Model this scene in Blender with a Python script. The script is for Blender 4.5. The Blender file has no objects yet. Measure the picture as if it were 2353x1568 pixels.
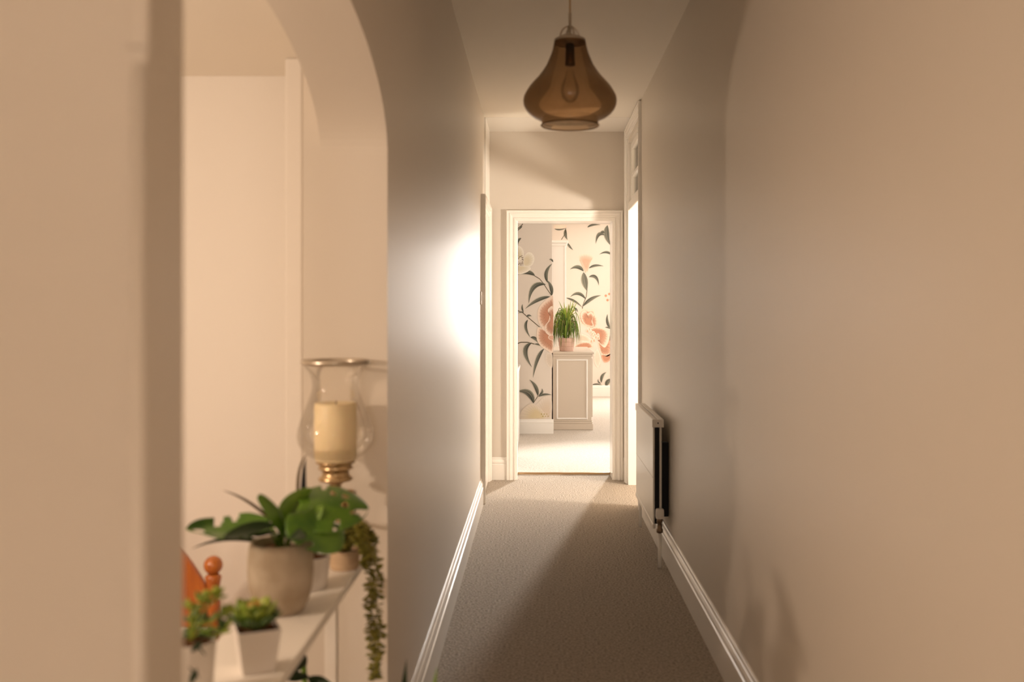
import bpy, bmesh, math, random
from mathutils import Vector, Matrix
random.seed(7)
S = bpy.context.scene
C = S.collection
PI = math.pi

# ---------------------------------------------------------------- camera
F, VX, VY, CH = 2287.6, 1237.0, 712.0, 1.303      # focal (px), vanishing point, eye height
cd = bpy.data.cameras.new('camera'); cam = bpy.data.objects.new('camera', cd); C.objects.link(cam)
cam.location = (0, 0, CH); cam.rotation_euler = (PI/2, 0, 0)
cd.sensor_width = 36; cd.sensor_fit = 'HORIZONTAL'; cd.lens = 35
cd.shift_x = (1176.5 - VX)/2353; cd.shift_y = (VY - 784)/2353
cd.clip_start = 0.05
cd.dof.use_dof = True; cd.dof.focus_distance = 9.5; cd.dof.aperture_fstop = 2.8
S.camera = cam
# ---------------------------------------------------------------- world, lights, exposure
w = bpy.data.worlds.new('sky'); S.world = w; w.use_nodes = True
w.node_tree.nodes['Background'].inputs[0].default_value = (0.75, 0.85, 1, 1)
w.node_tree.nodes['Background'].inputs[1].default_value = 0.15
S.view_settings.view_transform = 'Standard'; S.view_settings.look = 'None'
S.view_settings.gamma = 1; S.view_settings.use_curve_mapping = False
S.view_settings.exposure = 0.2
S.cycles.use_denoising = True
S.cycles.diffuse_bounces = 6
S.cycles.transparent_max_bounces = 16

def point(name, loc, e, col, r):
    l = bpy.data.lights.new(name, 'POINT'); l.energy = e; l.color = col; l.shadow_soft_size = r
    o = bpy.data.objects.new(name, l); C.objects.link(o); o.location = loc; return o
def area(name, loc, to, sx, sy, e, col):
    l = bpy.data.lights.new(name, 'AREA'); l.shape = 'RECTANGLE'; l.size = sx; l.size_y = sy; l.energy = e; l.color = col
    o = bpy.data.objects.new(name, l); C.objects.link(o); o.location = loc
    o.rotation_euler = (Vector(to)-Vector(loc)).to_track_quat('-Z', 'Y').to_euler(); return o
WARM = (1.0, 0.75, 0.55)
DAY = (1.0, 0.945, 0.89)
point('stair_lamp_light', (-1.75, 1.22, 1.37), 47, WARM, 0.05)
point('front_hall_lamp_light', (-0.1, -2.6, 1.5), 44, (1.0, 0.82, 0.67), 0.15)
point('side_room_lamp_light', (2.0, 6.2, 1.55), 165, (1.0, 0.86, 0.72), 0.12)
area('far_window_light', (2.35, 14.86, 1.5), (2.35, 10, 1.45), 1.7, 1.5, 122, DAY)
area('side_window_light', (3.55, 9.5, 1.5), (0, 9.5, 1.3), 2.0, 1.5, 40, DAY)
def spot(name, loc, to, e, col, ang, blend, r):
    l = bpy.data.lights.new(name, 'SPOT'); l.energy = e; l.color = col; l.spot_size = math.radians(ang); l.spot_blend = blend; l.shadow_soft_size = r
    o = bpy.data.objects.new(name, l); C.objects.link(o); o.location = loc
    o.rotation_euler = (Vector(to)-Vector(loc)).to_track_quat('-Z', 'Y').to_euler(); return o
spot('added_doorway_beam', (1.46, 12.56, 2.45), (0.25, 7.2, 0.0), 1750, DAY, 38, 1.0, 0.10)  # added unseen spot throwing the bright diagonal onto the corridor carpet

# ---------------------------------------------------------------- helpers
def P(px, py, Y):
    return Vector(((px-VX)*Y/F, Y, CH-(py-VY)*Y/F))
class MB:
    def __init__(s): s.v = []; s.f = []; s.c = []
    def add(s, vs, fs, cols=None):
        n = len(s.v); s.v += [tuple(v) for v in vs]; s.f += [tuple(i+n for i in f) for f in fs]
        s.c += cols if cols else [(1, 1, 1)]*len(vs)
        return s
    def box(s, x0, x1, y0, y1, z0, z1):
        vs = [(x, y, z) for x in (x0, x1) for y in (y0, y1) for z in (z0, z1)]
        return s.add(vs, [(0,1,3,2),(4,6,7,5),(0,4,5,1),(2,3,7,6),(0,2,6,4),(1,5,7,3)])
    def lathe(s, prof, cx=0, cy=0, seg=40, closed=False):
        vs = []; fs = []
        for r, z in prof:
            for k in range(seg):
                a = 2*PI*k/seg; vs.append((cx+r*math.cos(a), cy+r*math.sin(a), z))
        for i in range(len(prof)-1 + (1 if closed else 0)):
            j = (i+1) % len(prof)
            for k in range(seg):
                k2 = (k+1) % seg; fs.append((i*seg+k, i*seg+k2, j*seg+k2, j*seg+k))
        return s.add(vs, fs)
    def tube(s, pts, r, seg=8, caps=True):
        pts = [Vector(p) for p in pts]; n = len(pts); vs = []; fs = []
        rr = r if isinstance(r, (list, tuple)) else [r]*n
        up = Vector((0.13, 0.27, 0.95))
        for i, p in enumerate(pts):
            t = (pts[min(i+1, n-1)]-pts[max(i-1, 0)]).normalized()
            a = t.cross(up)
            if a.length < 1e-3: a = t.cross(Vector((1, 0, 0)))
            a.normalize(); b = t.cross(a)
            for k in range(seg):
                q = 2*PI*k/seg; vs.append(p+(a*math.cos(q)+b*math.sin(q))*rr[i])
        for i in range(n-1):
            for k in range(seg):
                k2 = (k+1) % seg; fs.append((i*seg+k, i*seg+k2, (i+1)*seg+k2, (i+1)*seg+k))
        if caps: fs += [tuple(range(seg))[::-1], tuple(range((n-1)*seg, n*seg))]
        return s.add(vs, fs)
    def sphere(s, c, r, u=20, v=12, sz=1.0):
        prof = [(max(1e-4, r*math.sin(PI*i/v)), c[2]-r*sz*math.cos(PI*i/v)) for i in range(v+1)]
        return s.lathe(prof, c[0], c[1], u)
    def sweep(s, prof, a, b, nrm, ends=True):
        """prof (out, z) swept from a to b (xy points); nrm = outward xy"""
        vs = []; n = len(prof)
        for (x, y) in (a, b):
            for d, z in prof: vs.append((x+nrm[0]*d, y+nrm[1]*d, z))
        fs = [(i, i+1, n+i+1, n+i) for i in range(n-1)]
        if ends: fs += [tuple(range(n)), tuple(range(n, 2*n))[::-1]]
        return s.add(vs, fs)
    def archi(s, path, prof, fn):
        """path: list of (u, v, du, dv) with outward direction (mitred); prof: (outward, proud); fn(u,v,proud)->xyz"""
        vs = []; n = len(prof)
        for (u, v, du, dv) in path:
            for o, p in prof: vs.append(fn(u+du*o, v+dv*o, p))
        fs = []
        for k in range(len(path)-1):
            for i in range(n-1): fs.append((k*n+i, k*n+i+1, (k+1)*n+i+1, (k+1)*n+i))
        fs += [tuple(range(n)), tuple(range((len(path)-1)*n, len(path)*n))[::-1]]
        return s.add(vs, fs)
def obj(name, mb, m, parent=None, smooth=False, bevel=0, solid=0, sub=0, colors=False):
    me = bpy.data.meshes.new(name); me.from_pydata(mb.v, [], mb.f); me.update()
    if colors:
        ca = me.color_attributes.new('Col', 'FLOAT_COLOR', 'POINT')
        for i, c in enumerate(mb.c): ca.data[i].color = (c[0], c[1], c[2], 1)
    bm = bmesh.new(); bm.from_mesh(me); bmesh.ops.recalc_face_normals(bm, faces=bm.faces); bm.to_mesh(me); bm.free()
    if smooth:
        for p in me.polygons: p.use_smooth = True
    me.materials.append(m)
    o = bpy.data.objects.new(name, me); C.objects.link(o)
    if parent: o.parent = parent; o.matrix_parent_inverse = parent.matrix_world.inverted()
    if solid:
        md = o.modifiers.new('solid', 'SOLIDIFY'); md.thickness = solid; md.offset = 0
    if bevel:
        md = o.modifiers.new('bevel', 'BEVEL'); md.width = bevel; md.segments = 2; md.limit_method = 'ANGLE'; md.angle_limit = 0.6
    if sub:
        md = o.modifiers.new('sub', 'SUBSURF'); md.levels = sub; md.render_levels = sub
    return o
def tag(o, label, cat, group=None):
    o['label'] = label; o['category'] = cat
    if group: o['group'] = group
    return o
def thing(name, label, cat, loc, group=None):
    o = bpy.data.objects.new(name, None); C.objects.link(o); o.location = loc; o.empty_display_size = 0.05
    bpy.context.view_layer.update()
    return tag(o, label, cat, group)
def struct(name, mb, m, **k):
    o = obj(name, mb, m, **k)
    if not k.get('parent'): o['kind'] = 'structure'
    return o

# ---------------------------------------------------------------- materials
def mat(name, col, rough=0.5, spec=0.5, metal=0.0, **k):
    m = bpy.data.materials.new(name); m.use_nodes = True
    nt = m.node_tree; b = nt.nodes['Principled BSDF']
    b.inputs['Base Color'].default_value = (*col, 1); b.inputs['Roughness'].default_value = rough
    b.inputs['Specular IOR Level'].default_value = spec; b.inputs['Metallic'].default_value = metal
    if 'sss' in k:
        b.inputs['Subsurface Weight'].default_value = k['sss']; b.inputs['Subsurface Radius'].default_value = (0.02, 0.012, 0.006)
    if k.get('coat'): b.inputs['Coat Weight'].default_value = k['coat']
    src = None
    if 'noise' in k or 'bump' in k:
        tc = nt.nodes.new('ShaderNodeTexCoord'); mp = nt.nodes.new('ShaderNodeMapping')
        mp.inputs['Scale'].default_value = k.get('scale', (1, 1, 1))
        nz = nt.nodes.new('ShaderNodeTexNoise'); nz.inputs['Scale'].default_value = k.get('nscale', 20)
        nz.inputs['Detail'].default_value = k.get('detail', 4)
        nt.links.new(tc.outputs['Object'], mp.inputs[0]); nt.links.new(mp.outputs[0], nz.inputs['Vector'])
        if 'noise' in k:
            rp = nt.nodes.new('ShaderNodeValToRGB')
            rp.color_ramp.elements[0].position = k.get('p0', 0.35); rp.color_ramp.elements[1].position = k.get('p1', 0.65)
            rp.color_ramp.elements[0].color = (*k['noise'], 1); rp.color_ramp.elements[1].color = (*col, 1)
            nt.links.new(nz.outputs[0], rp.inputs[0]); nt.links.new(rp.outputs[0], b.inputs['Base Color'])
        if 'bump' in k:
            bp = nt.nodes.new('ShaderNodeBump'); bp.inputs['Strength'].default_value = k['bump']
            bp.inputs['Distance'].default_value = k.get('bdist', 0.01)
            nt.links.new(nz.outputs[0], bp.inputs['Height']); nt.links.new(bp.outputs[0], b.inputs['Normal'])
    if k.get('vcol'):
        at = nt.nodes.new('ShaderNodeAttribute'); at.attribute_name = 'Col'
        nt.links.new(at.outputs['Color'], b.inputs['Base Color'])
    return m
def thin_glass(name, tint, gloss_rough=0.03, refl=1.0):
    m = bpy.data.materials.new(name); m.use_nodes = True; nt = m.node_tree; nt.nodes.clear()
    out = nt.nodes.new('ShaderNodeOutputMaterial'); mx = nt.nodes.new('ShaderNodeMixShader')
    tr = nt.nodes.new('ShaderNodeBsdfTransparent'); tr.inputs[0].default_value = (*tint, 1)
    gl = nt.nodes.new('ShaderNodeBsdfGlossy'); gl.inputs['Roughness'].default_value = gloss_rough
    fr = nt.nodes.new('ShaderNodeFresnel'); fr.inputs[0].default_value = 1.5
    mu = nt.nodes.new('ShaderNodeMath'); mu.operation = 'MULTIPLY'; mu.inputs[1].default_value = refl
    nt.links.new(fr.outputs[0], mu.inputs[0]); nt.links.new(mu.outputs[0], mx.inputs[0])
    nt.links.new(tr.outputs[0], mx.inputs[1]); nt.links.new(gl.outputs[0], mx.inputs[2]); nt.links.new(mx.outputs[0], out.inputs[0])
    return m
M = {}
M['wall'] = mat('wall_paint', (0.71, 0.655, 0.585), 0.39, 0.5, bump=0.22, bdist=0.004, nscale=9, scale=(1, 1, 0.05), detail=4)
M['ceil'] = mat('ceiling_paint', (0.85, 0.80, 0.72), 0.8, 0.2, bump=0.05, bdist=0.004, nscale=3)
M['gloss'] = mat('white_gloss_paint', (0.90, 0.87, 0.825), 0.22, 0.5)
M['white'] = mat('white_satin_paint', (0.85, 0.815, 0.765), 0.4, 0.4)
M['carpet'] = mat('greige_carpet', (0.64, 0.57, 0.49), 0.95, 0.05, noise=(0.30, 0.25, 0.195), nscale=95, detail=4, bump=1.0, bdist=0.02, p0=0.3, p1=0.7)
M['carpet2'] = mat('cream_carpet', (0.66, 0.605, 0.545), 0.95, 0.05, noise=(0.54, 0.485, 0.425), nscale=70, detail=3, bump=0.7, bdist=0.012, p0=0.3, p1=0.7)
M['paper'] = mat('floral_wallpaper_ground', (0.75, 0.675, 0.60), 0.65, 0.25)
M['print'] = mat('wallpaper_print_ink', (1, 1, 1), 0.65, 0.25, vcol=True)
M['taupe'] = mat('taupe_cabinet_paint', (0.60, 0.52, 0.43), 0.4, 0.4)
M['metal_brown'] = mat('door_strip_brass', (0.45, 0.30, 0.16), 0.35, 0.5, 0.8)
M['rad'] = mat('radiator_enamel', (0.74, 0.70, 0.63), 0.3, 0.5)
M['black'] = mat('black_void', (0.012, 0.012, 0.014), 0.6, 0.2)
M['chrome'] = mat('brushed_nickel', (0.62, 0.56, 0.48), 0.28, 0.5, 1.0)
M['brass'] = mat('aged_brass', (0.52, 0.38, 0.22), 0.28, 0.5, 1.0)
M['copperpipe'] = mat('valve_metal', (0.20, 0.14, 0.09), 0.35, 0.5, 0.9)
M['smoke'] = thin_glass('smoked_brown_glass', (0.54, 0.42, 0.30), 0.08, 0.6)
M['clear'] = thin_glass('clear_glass', (0.985, 0.975, 0.955), 0.03, 0.5)
M['pane'] = thin_glass('window_glass', (0.92, 0.92, 0.90), 0.05, 1.0)
M['wax'] = mat('cream_wax', (0.86, 0.74, 0.50), 0.45, 0.4, sss=0.3)
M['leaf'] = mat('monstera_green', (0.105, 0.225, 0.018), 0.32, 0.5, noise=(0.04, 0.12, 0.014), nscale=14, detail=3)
M['leaf_lit'] = mat('lit_pale_green_leaf', (0.22, 0.37, 0.05), 0.32, 0.5, noise=(0.12, 0.24, 0.025), nscale=18)  # lamplight painted into the paler monstera leaves; also plain pale stalks and tips
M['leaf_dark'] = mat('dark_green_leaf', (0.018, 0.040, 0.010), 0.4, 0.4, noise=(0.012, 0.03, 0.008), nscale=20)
M['succ'] = mat('succulent_green', (0.32, 0.38, 0.05), 0.4, 0.4, noise=(0.14, 0.24, 0.03), nscale=30)
M['succ_red'] = mat('succulent_amber', (0.55, 0.27, 0.06), 0.4, 0.4, noise=(0.36, 0.30, 0.05), nscale=40)
M['succ_dark'] = mat('succulent_deep_green', (0.06, 0.12, 0.03), 0.4, 0.4)
M['bead'] = mat('trailing_olive_leaf', (0.30, 0.26, 0.05), 0.45, 0.4, noise=(0.13, 0.13, 0.02), nscale=60)
M['bladed'] = mat('dry_blade', (0.10, 0.07, 0.03), 0.5, 0.3)
M['concrete'] = mat('grey_concrete_pot', (0.50, 0.43, 0.34), 0.9, 0.15, noise=(0.36, 0.29, 0.21), nscale=14, detail=6, bump=0.3, bdist=0.003)
M['soil'] = mat('brown_potting_soil', (0.19, 0.085, 0.03), 0.95, 0.1, noise=(0.05, 0.022, 0.01), nscale=120, bump=1.0, bdist=0.008)
M['potwhite'] = mat('white_ceramic', (0.74, 0.70, 0.66), 0.35, 0.5)
M['pottan'] = mat('tan_ceramic', (0.60, 0.45, 0.30), 0.7, 0.3, noise=(0.48, 0.34, 0.22), nscale=14, scale=(0.3, 0.3, 4))
M['pink'] = mat('pink_ribbed_pot', (0.66, 0.44, 0.35), 0.6, 0.3)
M['wood'] = mat('orange_varnished_wood', (0.50, 0.145, 0.018), 0.22, 0.6, noise=(0.38, 0.095, 0.012), nscale=12, scale=(8, 8, 0.7), coat=0.5)
M['blade'] = mat('spider_plant_blade', (1, 1, 1), 0.45, 0.4, vcol=True)
M['plastic'] = mat('white_plastic', (0.78, 0.74, 0.68), 0.3, 0.5)

# ---------------------------------------------------------------- setting
XL, XL2, XR, H = -0.385, -0.557, 0.67, 2.67
YE, YE2 = 7.63, 7.86                               # end wall faces
A0, A1, ASP, ARISE, YP = 1.08, 2.54, 1.705, 0.245, 0.98
XH, YB = -3.2, -3.0
mb = MB(); mb.box(XH-.15, 3.6, YB-.15, YE2-.02, -0.1, 0); floor = struct('floor', mb, M['carpet'])
mb = MB(); mb.box(-2.6, 3.75, YE2-.02, 15.05, -0.1, 0.004); struct('floor_living_room', mb, M['carpet2'])
mb = MB(); mb.box(XL2, 0.9, YP, YE2, H, H+.1); mb.box(XH-.15, 0.9, YB-.15, YP, H, H+.1); struct('ceiling', mb, M['ceil'])
mb = MB(); mb.box(XH-.15, XL2, YP, 3.1, 2.0, 2.12); mb.box(XH-.15, XL2, YP, YP+.1, 2.1, H+.1); struct('ceiling_stairs', mb, M['ceil'])
mb = MB(); mb.box(-2.6, 3.75, YE2, 15.05, 2.6, 2.7); struct('ceiling_living_room', mb, mat('white_ceiling', (0.86, 0.84, 0.80), 0.8, 0.2))
# left wall with the flat elliptical arch
mb = MB()
ns = 48; ys = [A0+(A1-A0)*(1-math.cos(PI*i/ns))/2 for i in range(ns+1)]
def az(y):
    t = (y-(A0+A1)/2)/((A1-A0)/2); return ASP+ARISE*math.sqrt(max(0, 1-t*t))
for i in range(ns):
    y0, y1 = ys[i], ys[i+1]; z0, z1 = az(y0), az(y1)
    for x in (XL, XL2): mb.add([(x,y0,z0),(x,y1,z1),(x,y1,H),(x,y0,H)], [(0,1,2,3)])
    mb.add([(XL,y0,z0),(XL,y1,z1),(XL2,y1,z1),(XL2,y0,z0)], [(0,1,2,3)])
mb.box(XL2, XL, YP, A0, 0, H)
mb.box(XL2, XL, A1, YE, 0, H)
wl = struct('wall_left', mb, M['wall'])
# nook behind the arch
mb = MB(); mb.box(-0.60, XL2, A1, 3.1, 0, H); struct('wall_arch_return', mb, M['wall'])
mb = MB(); mb.box(XH-.15, -0.59, 2.97, 3.1, 0, 2.05); M['nook'] = mat('brightened_cream_nook', (0.80, 0.765, 0.72), 0.6, 0.3); struct('wall_nook', mb, M['nook'])  # paler than the other walls, standing in for stronger lamplight in the nook
mb = MB(); mb.box(-0.70, -0.652, 2.75, 2.98, 0, 2.0); struct('trim_1', mb, M['nook'], bevel=0.006)
mb = MB(); mb.box(-0.654, -0.598, 2.756, 2.98, 0, 2.0); struct('trim_5', mb, M['nook'])
mb = MB(); mb.box(XH-.15, XH, YB-.15, 3.1, 0, H); struct('wall_hall', mb, M['wall'])
mb = MB(); mb.box(XH-.15, 0.85, YB-.15, YB, 0, H); struct('wall_back', mb, M['wall'])
# corner bead of the pier with its stop
mb = MB(); mb.tube([(-.3925, YP-.001, 0), (-.3925, YP-.001, 1.545)], 0.0074, 16); struct('trim_2', mb, M['wall'], smooth=True)
mb = MB(); mb.box(-.4055, XL+.002, YP-.004, YP+.02, 1.56, H)
mb.add([(-.4055,YP-.004,1.56),(XL+.002,YP-.004,1.56),(XL+.002,YP+.02,1.56),(-.4055,YP+.02,1.56),(-.399,YP-.003,1.53),(-.387,YP-.003,1.535),(-.387,YP+.01,1.535),(-.399,YP+.01,1.53)],
       [(0,1,5,4),(1,2,6,5),(2,3,7,6),(3,0,4,7),(4,5,6,7)])
struct('trim_3', mb, M['wall'], bevel=0.004)
# right wall with doorway and fanlight opening
D0, D1, DH, T0, T1 = 6.56, 7.40, 2.04, 2.10, 2.54
mb = MB(); mb.box(XR, XR+.16, YB-.15, D0, 0, H); mb.box(XR, XR+.16, D1, YE, 0, H)
mb.box(XR, XR+.16, D0, D1, T1, H)
struct('wall_right', mb, M['wall'])
# end wall with doorway
EX0, EX1, EZ = -0.163, 0.567, 1.983
mb = MB(); mb.box(-2.6, EX0-.02, YE, YE2, 0, H); mb.box(EX1+.02, 3.75, YE, YE2, 0, H); mb.box(EX0-.02, EX1+.02, YE, YE2, EZ+.02, H)
struct('wall_end', mb, M['wall'])
# side room behind the right-hand door
mb = MB(); mb.box(3.4, 3.55, 5.0, YE, 0, H); struct('wall_side_room', mb, M['wall'])
mb = MB(); mb.box(XR+.16, 3.55, 4.9, 5.0, 0, H); struct('wall_side_room_front', mb, M['wall'])
mb = MB(); mb.box(0.9, 3.55, 4.9, YE2, H, H+.1); struct('ceiling_side_room', mb, M['ceil'])
# living room walls
mb = MB(); mb.box(-2.6, 0.142, 10.44, 15.05, 0, 2.6); wa = struct('wall_chimney', mb, M['paper'])
mb = MB(); mb.box(0.10, 3.75, 14.9, 15.05, 0, 2.6); wb = struct('wall_far', mb, M['paper'])
mb = MB(); mb.box(3.6, 3.75, YE2, 15.05, 0, 2.6); struct('wall_living_right', mb, M['paper'])
mb = MB(); mb.box(-2.75, -2.6, YE2, 10.5, 0, 2.6); struct('wall_living_left', mb, M['paper'])

# ---- skirting
SK = [(0, 0), (.018, 0), (.018, .118), (.0135, .122), (.0165, .130), (.0165, .140), (.011, .152), (.008, .155), (.0075, .166), (.004, .172), (0, .172)]
mb = MB(); mb.sweep(SK, (XL, A1), (XL, 6.67), (1, 0)); struct('baseboard_left', mb, M['gloss'])
mb = MB(); mb.sweep(SK, (XR, YB), (XR, 6.47), (-1, 0)); struct('baseboard_right', mb, M['gloss'])
mb = MB(); mb.sweep(SK, (XL, YE), (EX0-.07, YE), (0, -1)); mb.sweep(SK, (EX1+.07, YE), (XR, YE), (0, -1)); struct('baseboard_end', mb, M['gloss'])
SK2 = [(d, z*0.9) for d, z in SK]
mb = MB(); mb.sweep(SK2, (-2.6, 10.44), (0.160, 10.44), (0, -1)); struct('baseboard_chimney', mb, M['gloss'])
SK3 = [(d, z*1.0) for d, z in SK]
mb = MB(); mb.sweep(SK3, (0.142, 14.9), (3.6, 14.9), (0, -1)); struct('baseboard_far', mb, M['gloss'])
# ---- end doorway: lining, stop and stepped architrave
AP = [(0, 0), (0, .012), (.010, .014), (.012, .020), (.022, .020), (.025, .015), (.040, .017), (.044, .024), (.056, .026), (.060, .022), (.066, .022), (.070, .030), (.078, .030), (.080, .026), (.080, 0)]
mb = MB()
mb.archi([(EX0, 0, -1, 0), (EX0, EZ, -1, 1), (EX1, EZ, 1, 1), (EX1, 0, 1, 0)], AP, lambda u, v, p: (u, YE-p, v))
d1 = struct('door_1', mb, M['gloss'])
mb = MB(); mb.box(EX0-.021, EX0, YE-.002, YE2+.01, 0, EZ+.02); mb.box(EX1, EX1+.021, YE-.002, YE2+.01, 0, EZ+.02); mb.box(EX0, EX1, YE-.002, YE2+.01, EZ, EZ+.02)
struct('door_lining', mb, M['gloss'], parent=d1)
mb = MB(); mb.archi([(EX0, 0, -1, 0), (EX0, EZ, -1, 1), (EX1, EZ, 1, 1), (EX1, 0, 1, 0)], AP, lambda u, v, p: (u, YE2+p, v))
struct('architrave', mb, M['gloss'], parent=d1)
mb = MB(); mb.tube([(EX0, YE2-.006+.004*math.sin(x*9), .008) for x in (0,)] + [(EX0+(EX1-EX0)*i/12, YE2-.005+.004*math.sin(i*1.7), .008) for i in range(1, 13)], 0.012, 8)
struct('threshold_strip', mb, M['metal_brown'], parent=d1, smooth=True)
# ---- left door (closed) with architrave, thin whiter layer over the end lobby's upper wall and ceiling
mb = MB(); mb.archi([(6.75, 0, -1, 0), (6.75, 2.00, -1, 1), (7.52, 2.00, 1, 1), (7.52, 0, 1, 0)], [(o, p*1.05) for o, p in AP], lambda u, v, p: (XL+p, u, v))
d2 = struct('door_2', mb, M['gloss'])
mb = MB(); mb.box(XL-.002, XL+.006, 6.75, 7.52, 0.005, 2.0); struct('door_leaf', mb, M['gloss'], parent=d2)
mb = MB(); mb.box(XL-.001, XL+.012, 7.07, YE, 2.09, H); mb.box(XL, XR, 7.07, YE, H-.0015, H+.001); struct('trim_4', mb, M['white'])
# ---- right door frame with fanlight
FN = lambda u, v, p: (XR-p, u, v)
mb = MB(); mb.archi([(6.55, 0, -1, 0), (6.55, H-.09, -1, 1), (7.45, H-.09, 1, 1), (7.45, 0, 1, 0)], [(o, p*.72) for o, p in AP], FN)
d3 = struct('door_3', mb, M['gloss'])
mb = MB(); mb.box(XR-.002, XR+.165, D0-.02, D0+.004, 0, H-.08); mb.box(XR-.002, XR+.165, D1-.005, D1+.05, 0, H-.08)
struct('door_lining', mb, M['gloss'], parent=d3)
mb = MB(); mb.box(XR, XR+.09, D0, D1, DH, T0); struct('door_head', mb, M['gloss'], parent=d3, bevel=0.006)
mb = MB()
for (y0, y1, z0, z1) in ((D0, D0+.06, T0, T1), (D1-.06, D1, T0, T1), (D0+.06, D1-.06, T0, T0+.04), (D0+.06, D1-.06, T1-.05, T1), (D0+.06, D1-.06, 2.28, 2.305)):
    mb.box(XR+.02, XR+.055, y0, y1, z0, z1)
w1 = struct('window_1', mb, M['gloss'], bevel=0.004)
for (z0, z1) in ((T0+.04, 2.28), (2.305, T1-.05)):
    mb = MB(); mb.box(XR+.035, XR+.039, D0+.06, D1-.06, z0, z1); obj('pane', mb, M['pane'], w1)
# ---- windows that light the far rooms (their frames)
def window(name, fn, u0, u1, z0, z1):
    mb = MB()
    for a, b, c, d in ((u0, u0+.07, z0, z1), (u1-.07, u1, z0, z1), (u0, u1, z0, z0+.07), (u0, u1, z1-.07, z1), ((u0+u1)/2-.03, (u0+u1)/2+.03, z0, z1)):
        p, q = fn(a), fn(b); mb.box(min(p[0], q[0])-.0, max(p[0], q[0])+.0, min(p[1], q[1]), max(p[1], q[1]), c, d)
    return struct(name, mb, M['gloss'])
mb = MB()
for (a, b, c, d) in ((1.40, 1.48, .68, 2.32), (3.22, 3.30, .68, 2.32), (1.48, 3.22, .68, .75), (1.48, 3.22, 2.25, 2.32)): mb.box(a, b, 14.83, 14.9, c, d)
struct('window_2', mb, M['gloss'])
mb = MB()
for (a, b, c, d) in ((8.4, 8.48, .68, 2.32), (10.52, 10.60, .68, 2.32), (8.48, 10.52, .68, .75), (8.48, 10.52, 2.25, 2.32)): mb.box(3.53, 3.6, a, b, c, d)
struct('window_3', mb, M['gloss'])

# ---------------------------------------------------------------- wallpaper print (flat ink on the paper)
DK, MID, LT = (0.030, 0.034, 0.028), (0.13, 0.135, 0.105), (0.42, 0.41, 0.33)
class Ink:
    def __init__(s, Y): s.Y = Y; s.mb = MB(); s.k = 0
    def pt(s, x, y): s_ = P(x, y, s.Y); return (s_.x, s.Y-.0015-.00002*s.k, s_.z)
    def leaf(s, p0, c, p2, w, dark=1.0, n=10):
        s.k += 1; vs = []; cs = []; fs = []
        for i in range(n+1):
            t = i/n; x = (1-t)**2*p0[0]+2*t*(1-t)*c[0]+t*t*p2[0]; y = (1-t)**2*p0[1]+2*t*(1-t)*c[1]+t*t*p2[1]
            tx = 2*(1-t)*(c[0]-p0[0])+2*t*(p2[0]-c[0]); ty = 2*(1-t)*(c[1]-p0[1])+2*t*(p2[1]-c[1]); L = math.hypot(tx, ty) or 1
            nx, ny = -ty/L, tx/L; ww = .86*w*math.sin(PI*min(1, t**0.8*0.97+.015))
            def mixc(a, b, q): return tuple(a[j]*(1-q)+b[j]*q for j in range(3))
            for o, col in ((-1, MID), (-.45, DK), (-.06, DK), (0.04, LT), (.12, DK), (.55, MID), (1, LT)):
                vs.append(s.pt(x+nx*o*ww, y+ny*o*ww)); q = 0.35*t if dark >= 1 else 1-dark
                cs.append(mixc(col, LT, q))
        for i in range(n):
            for k in range(6): fs.append((i*7+k, i*7+k+1, (i+1)*7+k+1, (i+1)*7+k))
        s.mb.add(vs, fs, cs)
    def stem(s, pts, w=0.9, col=(0.10, 0.085, 0.05)):
        s.k += 1; vs = []; fs = []; n = len(pts)
        for i, (x, y) in enumerate(pts):
            a = pts[max(0, i-1)]; b = pts[min(n-1, i+1)]; L = math.hypot(b[0]-a[0], b[1]-a[1]) or 1
            nx, ny = -(b[1]-a[1])/L, (b[0]-a[0])/L
            vs += [s.pt(x+nx*w, y+ny*w), s.pt(x-nx*w, y-ny*w)]
        fs = [(2*i, 2*i+1, 2*i+3, 2*i+2) for i in range(n-1)]
        s.mb.add(vs, fs, [col]*len(vs))
    def petal(s, pts, cen, c0, c1, c2, vein=False):
        s.k += 1
        # smooth the outline (closed Catmull-Rom), then rings towards the heart of the petal
        n = len(pts); out = []
        for i in range(n):
            a, b, c, d = pts[i-1], pts[i], pts[(i+1) % n], pts[(i+2) % n]
            for t in (0, .25, .5, .75):
                out.append(tuple(0.5*(2*b[j]+(c[j]-a[j])*t+(2*a[j]-5*b[j]+4*c[j]-d[j])*t*t+(3*b[j]-a[j]-3*c[j]+d[j])*t**3) for j in (0, 1)))
        m = len(out); vs = []; cs = []; fs = []
        for q, col in ((1, c2), (.90, c2), (.72, c1), (.4, c0), (.02, c0)):
            for j, (x, y) in enumerate(out):
                jit = 0.93 if j % 2 and 0.3 < q < .95 else 1
                vs.append(s.pt(cen[0]+(x-cen[0])*q, cen[1]+(y-cen[1])*q)); cs.append(tuple(v*jit for v in col))
        for r in range(4):
            for j in range(m): fs.append((r*m+j, r*m+(j+1) % m, (r+1)*m+(j+1) % m, (r+1)*m+j))
        s.mb.add(vs, fs, cs)
        if vein:
            dk = tuple(v*.62 for v in c0)
            for j in range(0, m, 1):
                x, y = out[j]; dx, dy = x-cen[0], y-cen[1]
                if math.hypot(dx, dy) < 9: continue
                a_, b_ = .40+.1*(j % 3)/2, .74+.08*(j % 2)
                s.stem([(cen[0]+dx*a_, cen[1]+dy*a_), (cen[0]+dx*(a_+b_)/2+.4, cen[1]+dy*(a_+b_)/2), (cen[0]+dx*b_, cen[1]+dy*b_)], .28, dk)
    def dots(s, pts, r, col):
        for (x, y) in pts: s.petal([(x-r, y), (x, y-r*1.6), (x+r, y), (x, y+r*1.6)], (x, y), col, col, col)
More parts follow.
